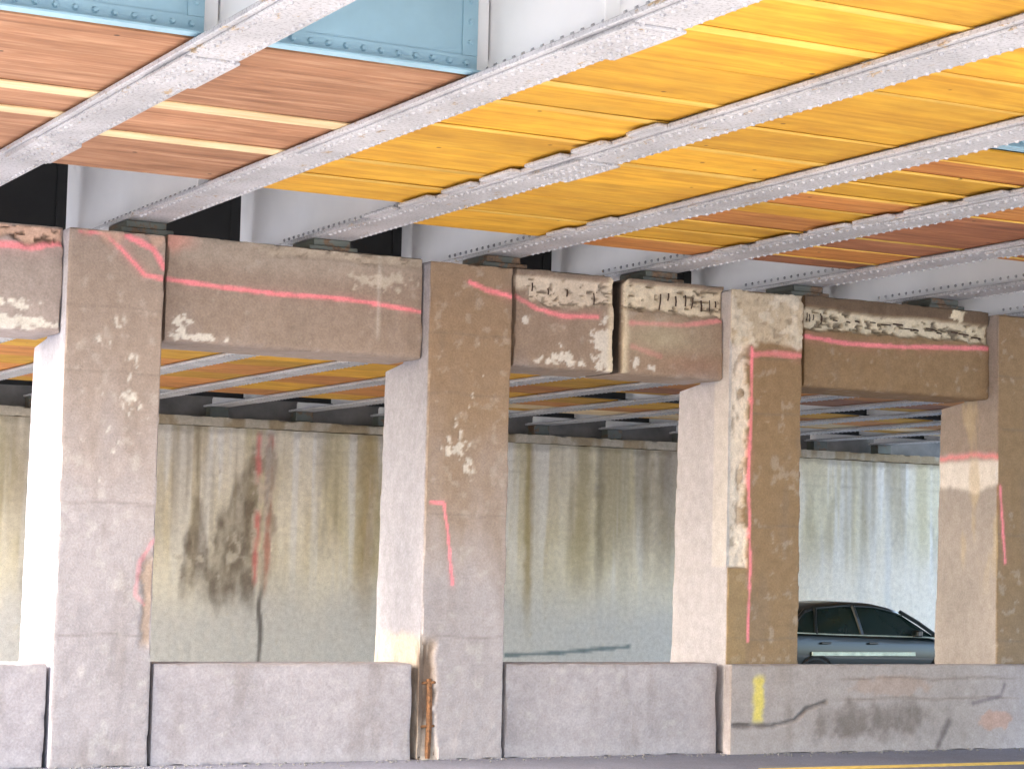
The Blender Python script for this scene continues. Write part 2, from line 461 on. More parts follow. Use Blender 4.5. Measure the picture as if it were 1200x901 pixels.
def c4_extra(P, Pn, N, C, dep, f1, f2, f3):
    X, Y, Z = P[:, 0], P[:, 1], P[:, 2]
    sd_ = (N[:, 0] < -.5).astype(float)
    b = sst(3.36, 3.42, Z + .05*(f3-.5)) * sd_; C = mix(C, (.30,.24,.20), b*.75)
    w_ = sst(2.92, 3.0, Z + .2*(f2-.5)) * sst(3.33, 3.26, Z) * sd_; C = mix(C, (.80,.76,.73), w_*.85)
    p = np.exp(-((Z - 3.36 - .10*(f2-.5))/.035)**2) * sd_; C = mix(C, PINK, p*.65)
    o = sst(.55,.7,f2) * sst(1.6, 2.4, Z) * sd_; C = mix(C, (.56,.44,.26), o*.45)
    return Pn, C, dep

LILAC = (.56,.54,.56)
column(5.94, 11, dict(base=dict(dirt=.55, dirt_shade_z=(1.9,4.2)), side=(.44,.43,.47), chips=[(.35,4.05,.25,.4,.8),(.65,3.6,.3,.4,1.),(.45,2.95,.45,.25,.8),(.3,2.5,.3,.3,.4)],
    paint=[([(6.05,4.96),(6.3,4.95),(6.51,4.76),(6.68,4.6),(6.88,4.57)], .045, .75)], extra=c1_extra),
    'grey concrete column with orange pink sprayed crown and wavy pink line, left of the picture')
column(9.68, 23, dict(base=dict(dirt=.85, dirt_shade_z=(1.6,3.6)), side=(.33,.315,.335), chips=[(.4,4.1,.2,.2,.7),(.5,3.65,.25,.35,1.1),(.35,3.1,.35,.3,1.),(.3,2.75,.3,.2,.6)],
    paint=[([(10.12,4.81),(10.31,4.74),(10.60,4.70)], .05, .9), ([(9.74,2.56),(9.89,2.55),(9.94,2.29),(10.01,1.74)], .03, .85)], extra=c2_extra),
    'brown stained column with scattered white chips, exposed rusty steel in its lower left edge')
column(13.31, 37, dict(base=dict(dirt=.95, dirt_shade_z=(.2,2.2), base=(.30,.205,.115)), side=(.46,.43,.44), chips=[(.55,3.4,.2,.3,.4),(.5,2.6,.2,.3,.15)], extra=c3_extra),
    'brown column with cream patched head and broken left edge outlined in pink')
column(17.02, 53, dict(base=dict(dirt=.9, dirt_shade_z=(.2,2.4), base=(.27,.195,.125)), side=(.40,.36,.34), chips=[(.4,4.2,.3,.4,.3)],
    paint=[([(17.06,2.99),(17.14,2.11)], .035, .8)], extra=c4_extra),
    'dark brown column at the right end with whitish band and pink stripe on its side face')

# ------------------------------------------------------------------ cap beams between the columns
def cap_beam(x0, x1, seed, look, label, ztop=5.03):
    root = empty('cap_beam', ((x0+x1)/2, .55, 4.0))
    tag(root, label, 'cap beam', 'cap beam lengths between the columns')
    def fn(P, N, lo, hi):
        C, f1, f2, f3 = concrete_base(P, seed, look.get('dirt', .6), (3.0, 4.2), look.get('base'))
        X, Y, Z = P[:, 0], P[:, 1], P[:, 2]
        C = mix(C, (.15,.12,.09), sst(4.95, 5.02, Z + .1*(f2-.5))*.5)
        Pn = rough_disp(P, N, seed+40, .006); Pn = chip_edges(Pn, N, lo, hi, seed+50, .02)
        # softly rounded lower front edge
        r = .05; cy_, cz_ = lo[1]+r, lo[2]+r
        m = (Pn[:, 1] < cy_) & (Pn[:, 2] < cz_); v = np.stack([Pn[:, 1]-cy_, Pn[:, 2]-cz_], 1); L = np.linalg.norm(v, axis=1); mm = m & (L > r)
        Pn[mm, 1] = cy_ + v[mm, 0]/L[mm]*r; Pn[mm, 2] = cz_ + v[mm, 1]/L[mm]*r
        for side in look.get('round', ''):                           # rounded heads at the expansion joint
            r = .11; cz_ = hi[2]-r
            cx_ = hi[0]-r if side == 'R' else lo[0]+r
            m = ((Pn[:, 0] > cx_) if side == 'R' else (Pn[:, 0] < cx_)) & (Pn[:, 2] > cz_)
            v = np.stack([Pn[:, 0]-cx_, Pn[:, 2]-cz_], 1); L = np.linalg.norm(v, axis=1); mm = m & (L > r)
            Pn[mm, 0] = cx_ + v[mm, 0]/L[mm]*r; Pn[mm, 2] = cz_ + v[mm, 1]/L[mm]*r
        if look.get('round'): C = mix(C, (.07,.055,.045), ((np.abs(N[:, 0]) > .9) & (Y > .2))*.9)      # shade inside the open joint, put into the colour
        dep = np.zeros(len(P)); fr = front(N)
        for pts, wd, st in look.get('paint', []): C = spray(P, N, C, pts, wd, seed+80, st)
        if 'extra' in look: C, dep = look['extra'](P, N, C, dep, f1, f2, f3, fr)
        return Pn - N*dep[:, None], C
    grid_box('beam_body', (x0, .15, 4.0), (x1, .95, ztop), (.02, .05, .018), fn, M_CON, root)
    return root
def spall(P, C, dep, mask, f2, f3, deep=.05, col=CREAM):
    g1 = fbm(P, 22, 401, 3); g2 = fbm(P, (13, 13, 26), 402, 3)
    t = mask * sst(.18, .34, g2 + .35*mask - .1)
    f3 = .5*f3 + .5*g1
    cc = np.array(col)[None, :] * (.66 + .55*f3)[:, None]
    C = C*(1-t[:, None]) + cc*t[:, None]
    C = mix(C, (.09,.065,.045), t*sst(.60,.67,g2)*.7)
    return C, dep + t*deep*(.2 + .9*f3 + .6*sst(.58,.68,g2))
def patch(C, dep, X, Z, f3, cx_, cz_, sx_, sz_, fr, col=PALE, a=.95, thr=.55):
    Q = np.stack([X, X*0, Z], 1); h = fbm(Q, 15, 77, 4); h2 = fbm(Q, 34, 78, 2)
    t = sst(thr-.03, thr+.12, gauss(X, Z, cx_, cz_, sx_*1.2, sz_*1.2)*.72 + .95*(h-.42) + .25*(h2-.5)) * fr
    return mix(C, col, t*a), dep + t*.008
def b0x(P, N, C, dep, f1, f2, f3, fr):
    X, Z = P[:, 0], P[:, 2]
    C, dep = spall(P, C, dep, sst(4.80,4.86, Z + .18*(f2-.5))*fr, f2, f3, .06, (.62,.42,.32))
    C, dep = patch(C, dep, X, Z, f3, 5.4, 4.25, .35, .06, fr); C, dep = patch(C, dep, X, Z, f3, 5.4, 4.08, .5, .07, fr, thr=.45)
    return C, dep
def b1x(P, N, C, dep, f1, f2, f3, fr):
    X, Z = P[:, 0], P[:, 2]
    C = mix(C, (.42,.36,.29), sst(4.68,4.85, Z + .25*(f1-.5))*fr*.45)
    C, dep = patch(C, dep, X, Z, f3, 7.1, 4.15, .1, .14, fr); C, dep = patch(C, dep, X, Z, f3, 7.35, 4.06, .3, .05, fr)
    C, dep = patch(C, dep, X, Z, f3, 9.2, 4.75, .5, .12, fr, (.55,.49,.40), .7, .62)
    C = mix(C, PALE, np.exp(-((X-9.18)/.02)**2)*fr*.4*sst(4.1,4.3,Z))
    C = mix(C, (.62,.30,.24), sst(7.35,7.0,X)*sst(4.8,4.95,Z+.2*(f2-.5))*fr*.75)
    C, dep2 = spall(P, C, dep*0, sst(4.90,4.94, Z + .10*(f2-.5))*fr*sst(7.6,8.2,X)*.6, f2, f3, .03, (.5,.42,.32))
    return C, dep + dep2
def b2x(P, N, C, dep, f1, f2, f3, fr):
    X, Z = P[:, 0], P[:, 2]
    C, dep = spall(P, C, dep, sst(4.66,4.72, Z + .22*(f2-.5) - .12*(X<10.9))*sst(4.97,4.93,Z)*fr*.9, f2, f3, .04, (.72,.62,.49))
    C, dep = patch(C, dep, X, Z, f3, 11.8, 4.25, .16, .3, fr, thr=.5); C, dep = patch(C, dep, X, Z, f3, 11.3, 4.12, .14, .12, fr)
    C, dep = patch(C, dep, X, Z, f3, 11.25, 4.07, .4, .05, fr); C, dep = patch(C, dep, X, Z, f3, 10.85, 4.5, .06, .07, fr)
    C = mix(C, CREAM, sst(11.82,11.9,X + .05*(f3-.5))*fr*.7)
    return C, dep
def b3x(P, N, C, dep, f1, f2, f3, fr):
    X, Z = P[:, 0], P[:, 2]
    C, dep = spall(P, C, dep, sst(4.66,4.71, Z + .16*(f2-.5))*sst(5.0,4.95,Z)*fr, f2, f3, .06, (.72,.62,.46))
    C = mix(C, (.46,.41,.28), gauss(X,Z,12.5,4.42,.5,.2)*fr*.6)
    C, dep = patch(C, dep, X, Z, f3, 12.2, 4.12, .05, .12, fr); C, dep = patch(C, dep, X, Z, f3, 12.4, 4.08, .1, .06, fr)
    C = mix(C, (.30,.16,.11), gauss(X,Z,12.9,4.15,.5,.12)*fr*.5)
    C = mix(C, CREAM, sst(12.14,12.06,X + .05*(f3-.5))*fr*.7)
    return C, dep
def b4x(P, N, C, dep, f1, f2, f3, fr):
    X, Z = P[:, 0], P[:, 2]
    top = 4.90 - .02*(X-14.3)
    C, dep = spall(P, C, dep, sst(4.63,4.67, Z + .12*(f2-.5))*sst(top+.03, top-.02, Z + .12*(f1-.5))*fr, f2, f3, .07, (.70,.62,.46))
    C = mix(C, (.12,.085,.06), sst(top-.02, top+.05, Z + .12*(f1-.5))*fr*.8)
    C, dep = patch(C, dep, X, Z, f3, 16.55, 4.95, .1, .1, fr, CREAM)
    return C, dep
cap_beam(2.6, 5.935, 101, dict(dirt=.35, paint=[([(5.0,4.78),(5.33,4.79),(5.65,4.79),(5.94,4.86)], .07, .75)], extra=b0x),
    'cap beam length left of the first column with broken pink sprayed top edge', 5.0)
cap_beam(6.95, 9.675, 113, dict(dirt=.6, paint=[([(6.92,4.60),(7.51,4.56),(8.13,4.54),(8.77,4.55),(9.33,4.51),(9.68,4.48)], .045, .85)], extra=b1x),
    'long smooth cap beam length with one continuous pink line, between the first two columns')
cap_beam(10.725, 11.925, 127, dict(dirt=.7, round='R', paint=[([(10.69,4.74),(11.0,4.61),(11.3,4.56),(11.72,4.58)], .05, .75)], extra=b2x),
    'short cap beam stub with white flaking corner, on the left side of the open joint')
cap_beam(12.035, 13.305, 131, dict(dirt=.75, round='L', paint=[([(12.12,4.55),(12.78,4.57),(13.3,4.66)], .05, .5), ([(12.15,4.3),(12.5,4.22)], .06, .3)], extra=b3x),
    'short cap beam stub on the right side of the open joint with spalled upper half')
cap_beam(14.385, 17.015, 149, dict(dirt=.98, base=(.25,.16,.085), paint=[([(14.3,4.57),(14.94,4.52),(15.65,4.53),(16.98,4.60)], .05, .8)], extra=b4x),
    'dark brown cap beam length with long cream spalled band, between the last two columns')
beams = [o for o in COL.objects if o.name.startswith('cap_beam')]
# bared stirrups in the spalled bands
def rebar_bits(parent, spots, y=.15):
    for (x, z, dx, dz) in spots:
        x += rnd.uniform(-.03,.03); z += rnd.uniform(-.03,.02); dx *= rnd.uniform(.4,1.2); dz *= rnd.uniform(.4,1.2)
        mb = MB(); mb.tube([(x, y+.014, z), (x+dx*.5, y+.006, z+dz*.5), (x+dx, y+.018, z+dz)], rnd.uniform(.006,.010), 6)
        mb.build('rebar', M_REBAR, parent, True)
rebar_bits(beams[2], [(11.13,4.86,.01,-.14),(11.36,4.87,.0,-.17),(11.70,4.86,.01,-.12),(10.95,4.88,.0,-.1)])
rebar_bits(beams[3], [(12.52+.098*k, 4.88+.01*rnd.random(), .02*rnd.uniform(-1,1), -.10-.07*rnd.random()) for k in range(8)])
rebar_bits(beams[4], [(14.36+.055*k + .02*rnd.random(), 4.84-.012*k*.12, .02*rnd.uniform(-1,1), -.06-.08*rnd.random()) for k in range(6)]
           + [(14.78+.165*k, 4.795-.005*k, .13, -.012*rnd.random()) for k in range(13)])
cols = [o for o in COL.objects if o.name.startswith('concrete_column')]
rb = MB()
rb.tube([(9.80,.045,.02),(9.805,.03,.35),(9.80,.03,.72),(9.795,.05,.80)], .03, 7); rb.build('rebar', M_RUST, cols[1], True)
rb = MB(); rb.tube([(9.875,.05,.05),(9.87,.035,.6),(9.88,.04,1.1),(9.86,.06,1.25)], .014, 6); rb.build('rebar', M_RUST, cols[1], True)
for z in (.33, .76): 
    rb = MB(); rb.tube([(9.72,.05,z),(9.84,.015,z+.01),(9.92,.05,z)], .014, 6); rb.build('rebar', M_RUST, cols[1], True)

# ------------------------------------------------------------------ barriers
def barrier(x0, x1, y0, y1, seed, label, extra=None, step=.022, ztop=.955):
    def fn(P, N, lo, hi):
        C, f1, f2, f3 = concrete_base(P, seed, 0., base=(.40,.36,.36))
        Z = P[:, 2]
        C = mix(C, (.52,.48,.49), sst(.22,.04, Z + .2*(f2-.5))*.4)
        C = mix(C, (.22,.18,.16), sst(.90,.955, Z + .04*(f2-.5))*.35*front(N))
        Pn = rough_disp(P, N, seed+3, .004); Pn = chip_edges(Pn, N, lo, hi, seed+4, .014)
        dep = np.zeros(len(P))
        if extra: C, dep = extra(P, N, C, dep, f1, f2, f3, front(N))
        return Pn - N*dep[:, None], C
    o = grid_box('concrete_barrier', (x0, y0, 0), (x1, y1, ztop), (step, .05, .02), fn, M_CON)
    tag(o, label, 'barrier', 'concrete barrier panels along the pier'); return o
def bar4(P, N, C, dep, f1, f2, f3, fr):
    X, Z = P[:, 0], P[:, 2]
    C = mix(C, (.36,.30,.25), fr*.55*sst(17.6,16.4,X))
    t = sst(.35,.75, gauss(X,Z,15.2,.33,1.2,.30)*.7 + .6*(f2-.4) + .5*(f3-.5))*fr; C = mix(C, (.15,.12,.10), t*.7)
    t = sst(.45,.6, gauss(X,Z,15.4,.72,.8,.16)*.75 + .5*(f3-.4))*fr; C = mix(C, (.40,.27,.20), t*.45)
    for z in (.58, .80): C = mix(C, (.20,.15,.12), np.exp(-((Z-z-.01*np.sin(X*5)-.03*(f2-.5))/.012)**2)*fr*.6*sst(14.5,15.0,X)*sst(17.4,16.8,X))
    t = sst(.5,.62, gauss(X,Z,16.85,.33,.35,.16)*.8 + .5*(f3-.4))*fr; C = mix(C, (.52,.32,.24), t*.7)
    y = sst(.10,.03, np.abs(X-13.62-.05*(Z-.6)) + .10*(f3-.5) + .06*(f2-.5))*sst(.30,.40,Z+.1*(f2-.5))*sst(.88,.78,Z)*fr; C = mix(C, (.80,.64,.10), y*.75)
    d = polydist(X, Z, [(13.3,.31),(13.8,.30),(14.1,.36),(14.25,.48),(14.5,.55)]); C = mix(C, (.10,.08,.07), sst(.045,.0,d+.05*(f3-.5)+.05*(f2-.5))*fr*.7); dep = dep + sst(.025,.008,d)*fr*.02
    d = polydist(X, Z, [(16.05,.05),(16.15,.22),(16.2,.32)]); C = mix(C, (.10,.08,.08), sst(.07,.0,d+.08*(f3-.5))*fr*.7)
    d = polydist(X, Z, [(16.55,.52),(16.95,.60),(17.0,.72)]); C = mix(C, (.12,.10,.12), sst(.04,.0,d+.05*(f3-.5)+.05*(f2-.5))*fr*.6)
    return C, dep
barrier(2.6, 5.90, .03, .45, 201, 'low plain barrier panel cut by the left picture edge')
barrier(6.92, 9.605, .03, .45, 211, 'low pinkish grey barrier panel between the first and second columns')
barrier(10.66, 13.215, .03, .45, 223, 'low pinkish grey barrier panel right of the column with rusty steel')
barrier(13.27, 24.0, -.16, -.015, 239, 'long stained barrier panel with yellow paint mark and dark crack', bar4)

gr = MB()
for i in range(420):
    x = rnd.uniform(5, 19); y = -.17 - abs(rnd.gauss(0, .16)) if x > 13.2 else -abs(rnd.gauss(0, .16)) - .01
    q = rnd.uniform(.004, .013); gr.dome((x, y, .006+q*.7), q, q*.8, '-z', 5); gr.bbox((x-q, y-q, .0065), (x+q, y+q*.8, .0065+q*1.1), q*.4)
tag(gr.build('gravel', M_DECK), kind='stuff')

# ------------------------------------------------------------------ far wall
def wallfn(P, N, lo, hi):
    X, Z = P[:, 0], P[:, 2]
    f1 = fbm(P, .7, 301, 5); f2 = fbm(P, (2.2,2,.22), 302, 4); f3 = fbm(P, 5, 303, 4); f4 = fbm(P, (4.5,4,.16), 304, 4); f5 = fbm(P, (1.1,1,.3), 305, 3)
    C = np.repeat(np.array([[.90,.83,.68]]), len(P), 0) * (.86 + .28*f1)[:, None]
    up = sst(.9, 2.6, Z + 1.2*(f5-.5))
    oc = sst(.48,.62,f2)*up; C = mix(C, (.50,.38,.14), oc*.30)
    ol = sst(.50,.60,f5)*up; C = mix(C, (.62,.55,.30), ol*.4)
    C = mix(C, (.93,.90,.84), sst(.50,.62,f4)*.75*sst(.5,2.5,Z))
    C = mix(C, (.17,.125,.085), sst(.60,.72,fbm(P,(1.8,1,.5),306,5))*.22*up)
    C = mix(C, (.60,.60,.63), sst(2.0, .5, Z + .9*(f1-.5))*.65*sst(29.5,28,X))           # pale road dust, with the bluish light low on the wall painted in
    C = mix(C, (.90,.82,.70), sst(28.0,33,X + 1.5*(f5-.5))*sst(3.6,2.2,Z+f4)*.7)  # paler right end: daylight from that opening put into the colour
    # brown ragged stain, pale islands in it
    q1 = fbm(P,(7,2,2.6),307,5); q2 = fbm(P,(3.5,2,.9),308,4)
    Xw = X + .22*(q1-.5) + .05*(f3-.5); Zw = Z + 1.0*(q2-.5) + .35*(q1-.5)
    left = sst(.09,-.06, np.abs(Xw-16.02) - .30*np.clip(1-(Zw-1.9)/1.75, 0, 1)) * sst(1.5,1.8,Zw)
    right = sst(16.38,16.48,Xw) * sst(17.42,17.32,X) * sst(.25,-.25, Zw - (2.95 + 1.15*sst(16.5,17.3,X))) * sst(1.5,1.8,Zw)
    base = sst(15.62,15.8,Xw) * sst(17.42,17.3,X) * sst(2.05,1.85,Zw) * sst(.7,1.6,Zw)
    m = np.clip(left + right + base, 0, 1) * np.clip(.35 + 1.3*(q1-.15), 0, 1)
    C = mix(C, (.165,.125,.095), m*.85)
    m2 = sst(.50,.72, np.maximum(gauss(X,Z,16.75,2.25,.34,.42), gauss(X,Z,16.0,1.92,.32,.14))*.42 + 1.3*(fbm(P,(8,2,5),330,4)-.32)); C = mix(C, (.66,.60,.50), m2*.8)
    m3 = sst(.06,.02,np.abs(X-16.35)+.05*(f3-.5))*sst(1.6,1.9,Z)*sst(4.4,3.6,Z); C = mix(C, (.66,.61,.51), m3*.8)
    # red sprayed joint strip
    h1 = fbm(P,(9,2,4),341,4); h2 = fbm(P,(5,2,2.2),342,3)
    wj = .24*sst(1.0,1.9,Z) + .05
    j = sst(wj+.06,wj-.06,np.abs(X-17.50)+.20*(h1-.5))*sst(1.0,1.5,Z+.5*(h2-.5))*sst(4.75,4.5,Z)
    C = mix(C, (.30,.21,.16), j*.6*sst(.4,.6,h2)); C = mix(C, (.70,.60,.48), j*sst(.46,.60,h1)*.9)
    C = mix(C, (.78,.26,.24), sst(.09,.02,np.abs(X-17.36)+.10*(h1-.5))*j*sst(.30,.5,h2)*.85)
    C = mix(C, (.52,.20,.15), sst(.10,.02,np.abs(X-17.62)+.12*(h1-.5))*j*sst(.32,.55,1-h2)*.8)
    C = mix(C, (.10,.085,.08), sst(.08,.02,np.abs(X-17.50-.03*np.sin(Z*5))+.07*(h1-.5))*sst(1.9,1.0,Z)*.8)
    # particular runs
    for xx, wd, cc, a, zb in ((19.9,.22,(.36,.22,.05),.8,1.2),(21.0,.10,(.30,.2,.05),.5,2.),(23.9,.10,(.34,.23,.04),.85,.8),(25.3,.18,(.33,.24,.08),.7,1.6),(25.75,.10,(.20,.15,.10),.85,1.5),(26.4,.12,(.66,.62,.5),.7,1.),(27.6,.35,(.17,.12,.09),.75,2.0),(27.0,.12,(.25,.18,.09),.7,1.9),(34.0,.10,(.74,.72,.68),.8,.2),(33.2,.14,(.70,.68,.63),.6,.2),(12.6,.25,(.25,.19,.14),.7,1.2)):
        C = mix(C, cc, sst(wd*1.8,wd*.2,np.abs(X-xx)+wd*1.1*(f3-.5))*sst(zb-.9,zb+1.1,Z+.9*(f4-.5))*a*.7)
    for z in (4.30,4.05): C = mix(C, (.36,.30,.2), np.exp(-((Z-z)/.02)**2)*.3*sst(.4,.6,f5))
    C = mix(C, (.36,.29,.17), sst(.50,.66,fbm(P,(3.2,2,.10),320,4))*sst(1.6,3.4,Z+1.2*(f5-.5))*.5)
    C = mix(C, (.13,.19,.21), sst(.05,.02,polydist(X,Z,[(23.4,-.02),(24.6,.02),(25.6,.10),(26.6,.18)])/1.3+.04*(f3-.5))*.8)   # tyre scuff
    C = mix(C, (.14,.11,.07), sst(4.55,4.66,Z+.25*(f4-.5))*.35)
    return rough_disp(P, N, 309, .012), C
wall = empty('abutment_wall', (22, 24.4, 0))
tag(wall, 'tall stained concrete abutment wall with ochre streaks behind the columns', 'wall')
grid_box('wall_face', (7, 24, -.4), (40, 24.8, 4.72), (.045, .4, .05), wallfn, M_CON, wall)
MB().box((7, 24.62, 4.94), (40, 24.8, 6.38)).build('backwall', M_DECK, wall)
def ledgefn(P, N, lo, hi):
    f2 = fbm(P, (2.5,2,.6), 311, 4); f3 = fbm(P, 5, 312, 4)
    C = np.repeat(np.array([[.52,.46,.36]]), len(P), 0)*(.75+.5*f3)[:, None]
    C = mix(C, (.30,.20,.08), sst(.5,.62,f2)*.6)
    return chip_edges(rough_disp(P, N, 313, .01), N, lo, hi, 314, .03), C
grid_box('bearing_ledge', (7, 23.9, 4.725), (40, 24.8, 4.93), (.06, .3, .05), ledgefn, M_CON, wall)

# ------------------------------------------------------------------ girders
GX = [2.9 + 1.935*k for k in range(17)]
ZF = 5.15
GLAB = {0: 'girder along the left edge of the deck, outermost', 1: 'first wide flanged girder from the left, crossing the top left corner',
 2: 'second girder from the left with tall white web at the top',
 3: 'third girder from the left, crossing between the two yellow boarded bays', 4: 'fourth girder from the left, landing beside the open beam joint',
 5: 'fifth girder from the left, with clamp plates beside orange boards', 6: 'sixth girder from the left with dense rivets beside dark red boards',
 7: 'seventh girder, bluish web above the right end of the cap beam'}
FLAB = {8: 'low between the first two columns, rightmost there', 9: 'just right of the second column, highest one there', 10: 'middle one above the wall right of the second column', 11: 'lower one above the wall right of the second column', 12: 'lowest one at the pale side of the third column', 13: 'just right of the third column, highest one there', 14: 'second one right of the third column', 15: 'third one right of the third column', 16: 'lowest one touching the last column', 17: 'beyond the last column'}
def girder(k, x):
    y0, y1 = (-13.0, 24.4) if k <= 9 else (-.6, 24.4)
    g = empty('steel_girder', (x, .5, ZF))
    if k in GLAB: tag(g, 'pale grey riveted ' + GLAB[k], 'girder', 'riveted steel girders under the deck')
    else: tag(g, 'grey far span girder ' + FLAB[k], 'girder', 'far span girders')
    MB().box((x-.011, y0, ZF+.041), (x+.011, y1, 6.35)).build('web', M_STEEL, g)
    MB().bbox((x-.215, y0, ZF), (x+.215, y1, ZF+.04), .006).build('bottom_flange', M_FLANGE, g)
    MB().box((x-.2, y0, 6.352), (x+.2, y1, 6.39)).build('top_flange', M_STEEL, g)
    a = MB()
    for s in (-1, 1):
        xa, xb = sorted((x + s*.0115, x + s*.024)); a.box((xa, y0, ZF+.055), (xb, y1, ZF+.19))
        xa, xb = sorted((x + s*.0245, x + s*.15)); a.box((xa, y0, ZF+.042), (xb, y1, ZF+.056))
    a.build('flange_angles', M_STEEL, g)
    if k <= 9:
        c = MB(); c.bbox((x-.17, y0, ZF-.022), (x+.17, -3.4 + .5*math.sin(k*2.3), ZF-.001), .005); c.build('cover_plate', M_FLANGE, g)
    r = MB()
    yy = max(y0, -11.5) + .05; ymax = 22.5 if k > 3 else 14
    while yy < ymax:
        cov = k <= 9 and yy < -3.4 + .5*math.sin(k*2.3)
        if not (-.05 < yy < 1.1):
            for s in (-1, 1): r.dome((x + s*(.13 if cov else .165), yy, ZF-.0225 if cov else ZF-.0005), .022, .016, '-z')
        yy += .115 if yy < 1 else .16
    if k <= 9:
        yy = -11.4
        while yy < 1.5:
            r.dome((x-.0245, yy, ZF+.13), .02, .014, '-x'); yy += .13
    o = r.build('rivets', M_FLANGE, g); o['kind'] = 'stuff'
    for ys in ((-12.2,-10.4,-8.6,-6.86,-4.9,-3.2,-1.5) if k <= 9 else ()) + ():
        if ys < y0: continue
        MB().box((x-.13, ys, ZF+.06), (x-.026, ys+.014, 6.3)).build('stiffener', M_STEEL, g)
    for ys in {1: (-6.3,-2.9), 2: (-8.6,), 3: (-4.6,)}.get(k, ()):       # bolted splices
        c = MB(); c.bbox((x-.19, ys-.42, ZF-.043), (x+.19, ys+.42, ZF-.0225 if ys < -3.4 else ZF-.001), .004)
        for i in range(8):
            for xx in (-.13, -.06, .06, .13): c.dome((x+xx, ys-.36+.103*i, ZF-.0435), .02, .014, '-z')
        c.build('splice_plate', M_FLANGE, g)
    b = MB(); b.bbox((x-.20, .26, 5.075), (x+.20, .82, ZF-.003), .008); b.build('bearing', M_BEAR, g)
    b = MB(); b.bbox((x-.26, .22, 5.02), (x+.26, .88, 5.0735), .008); b.build('sole_plate', M_BEAR, g)
    b = MB(); b.bbox((x-.2, 24.0, 4.933), (x+.2, 24.3, ZF-.003), .008)
    b.build('end_bearing', M_BEAR, g)
    if k in (3, 5, 4):                                                # clamps that hold the boards down on the flange
        n = {3: 7, 4: 2, 5: 6}[k]
        for i in range(n):
            yc = -1.2 - i*.78 + rnd.uniform(-.08,.08); ln = rnd.uniform(.42,.62)
            c = MB(); c.bbox((x-.31, yc-ln, ZF+.004), (x-.2155, yc, ZF+.036), .008); c.build('clamp_plate', M_FLANGE, g)
    return g
for k, x in enumerate(GX): girder(k, x)

# deck above
deck = empty('bridge_deck', (18, 5, 6.39))
tag(deck, 'concrete road deck slab resting on the girders', 'bridge deck')
MB().box((1.9, -13.2, 6.392), (24.4, -.6, 6.62)).box((1.9, -.598, 6.392), (36.5, 24.6, 6.62)).build('slab', M_DECK, deck)
MB().box((1.9, -13.2, 6.622), (2.2, 24.6, 7.4)).build('parapet', M_DECK, deck)

# ------------------------------------------------------------------ diaphragms between girders
def diaphragm(k, y, mat, label, group, rivets=True, edge=.0):
    xa, xb = GX[k] + .03, GX[k+1] - .135
    d = empty('steel_diaphragm', ((xa+xb)/2, y, ZF+.2))
    tag(d, label, 'diaphragm', group)
    z0 = ZF + .075
    MB().box((xa, y, z0), (xb, y+.012, 6.3)).build('plate', mat, d)
    a = MB(); a.box((xa, y-.014, z0), (xb, y-.0005, z0+.11)); a.box((xa, y-.10, z0-.014), (xb, y+.012, z0-.0005)); a.build('bottom_angle', mat, d)
    for xs in (xb-.11, xa):
        MB().box((xs, y-.016, z0+.112), (xs+.11, y-.0005, 6.29)).build('end_angle', mat, d)
    if rivets:
        r = MB(); x = xa + .06
        while x < xb: r.dome((x, y-.0145, z0+.06), .024, .02, '-y'); x += .125
        z = z0 + .2
        while z < 6.2: r.dome((xb-.055, y-.0165, z), .022, .018, '-y'); z += .14
        o = r.build('rivets', mat, d); o['kind'] = 'stuff'
for k, lb in ((0,'light blue riveted diaphragm plate in the top left corner'), (1,'light blue riveted diaphragm plate between the first and second girders'), (4,'blue grey diaphragm edge at the right picture border beside yellow boards')):
    diaphragm(k, -6.9, M_DIA, lb, 'near diaphragms')
NM = ['outermost left bay', 'bay above the first column', 'bay above the long smooth beam', 'bay above the second column', 'bay above the open beam joint', 'bay left of the cream headed column', 'bay above the cream headed column', 'bay above the dark brown beam', 'bay above the right end column']
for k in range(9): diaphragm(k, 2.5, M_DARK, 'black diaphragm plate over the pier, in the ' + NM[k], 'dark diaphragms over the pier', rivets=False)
ALAB = {4: 'left of the first column', 6: 'leftmost between the first two columns', 7: 'middle one between the first two columns', 8: 'rightmost between the first two columns', 10: 'left one right of the second column', 11: 'right one right of the second column', 14: 'left one right of the third column', 15: 'beside the last column'}
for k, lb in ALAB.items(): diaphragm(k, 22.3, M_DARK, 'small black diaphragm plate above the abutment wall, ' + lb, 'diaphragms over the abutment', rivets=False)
HLAB = {9: 'just right of the second column', 10: 'left of the third column', 12: 'right of the third column', 13: 'left of the last column'}
for k, lb in HLAB.items(): diaphragm(k, 16.9, M_DARK, 'black diaphragm plate in a gap of the far boarding, ' + lb, 'diaphragms in the far span', rivets=False)

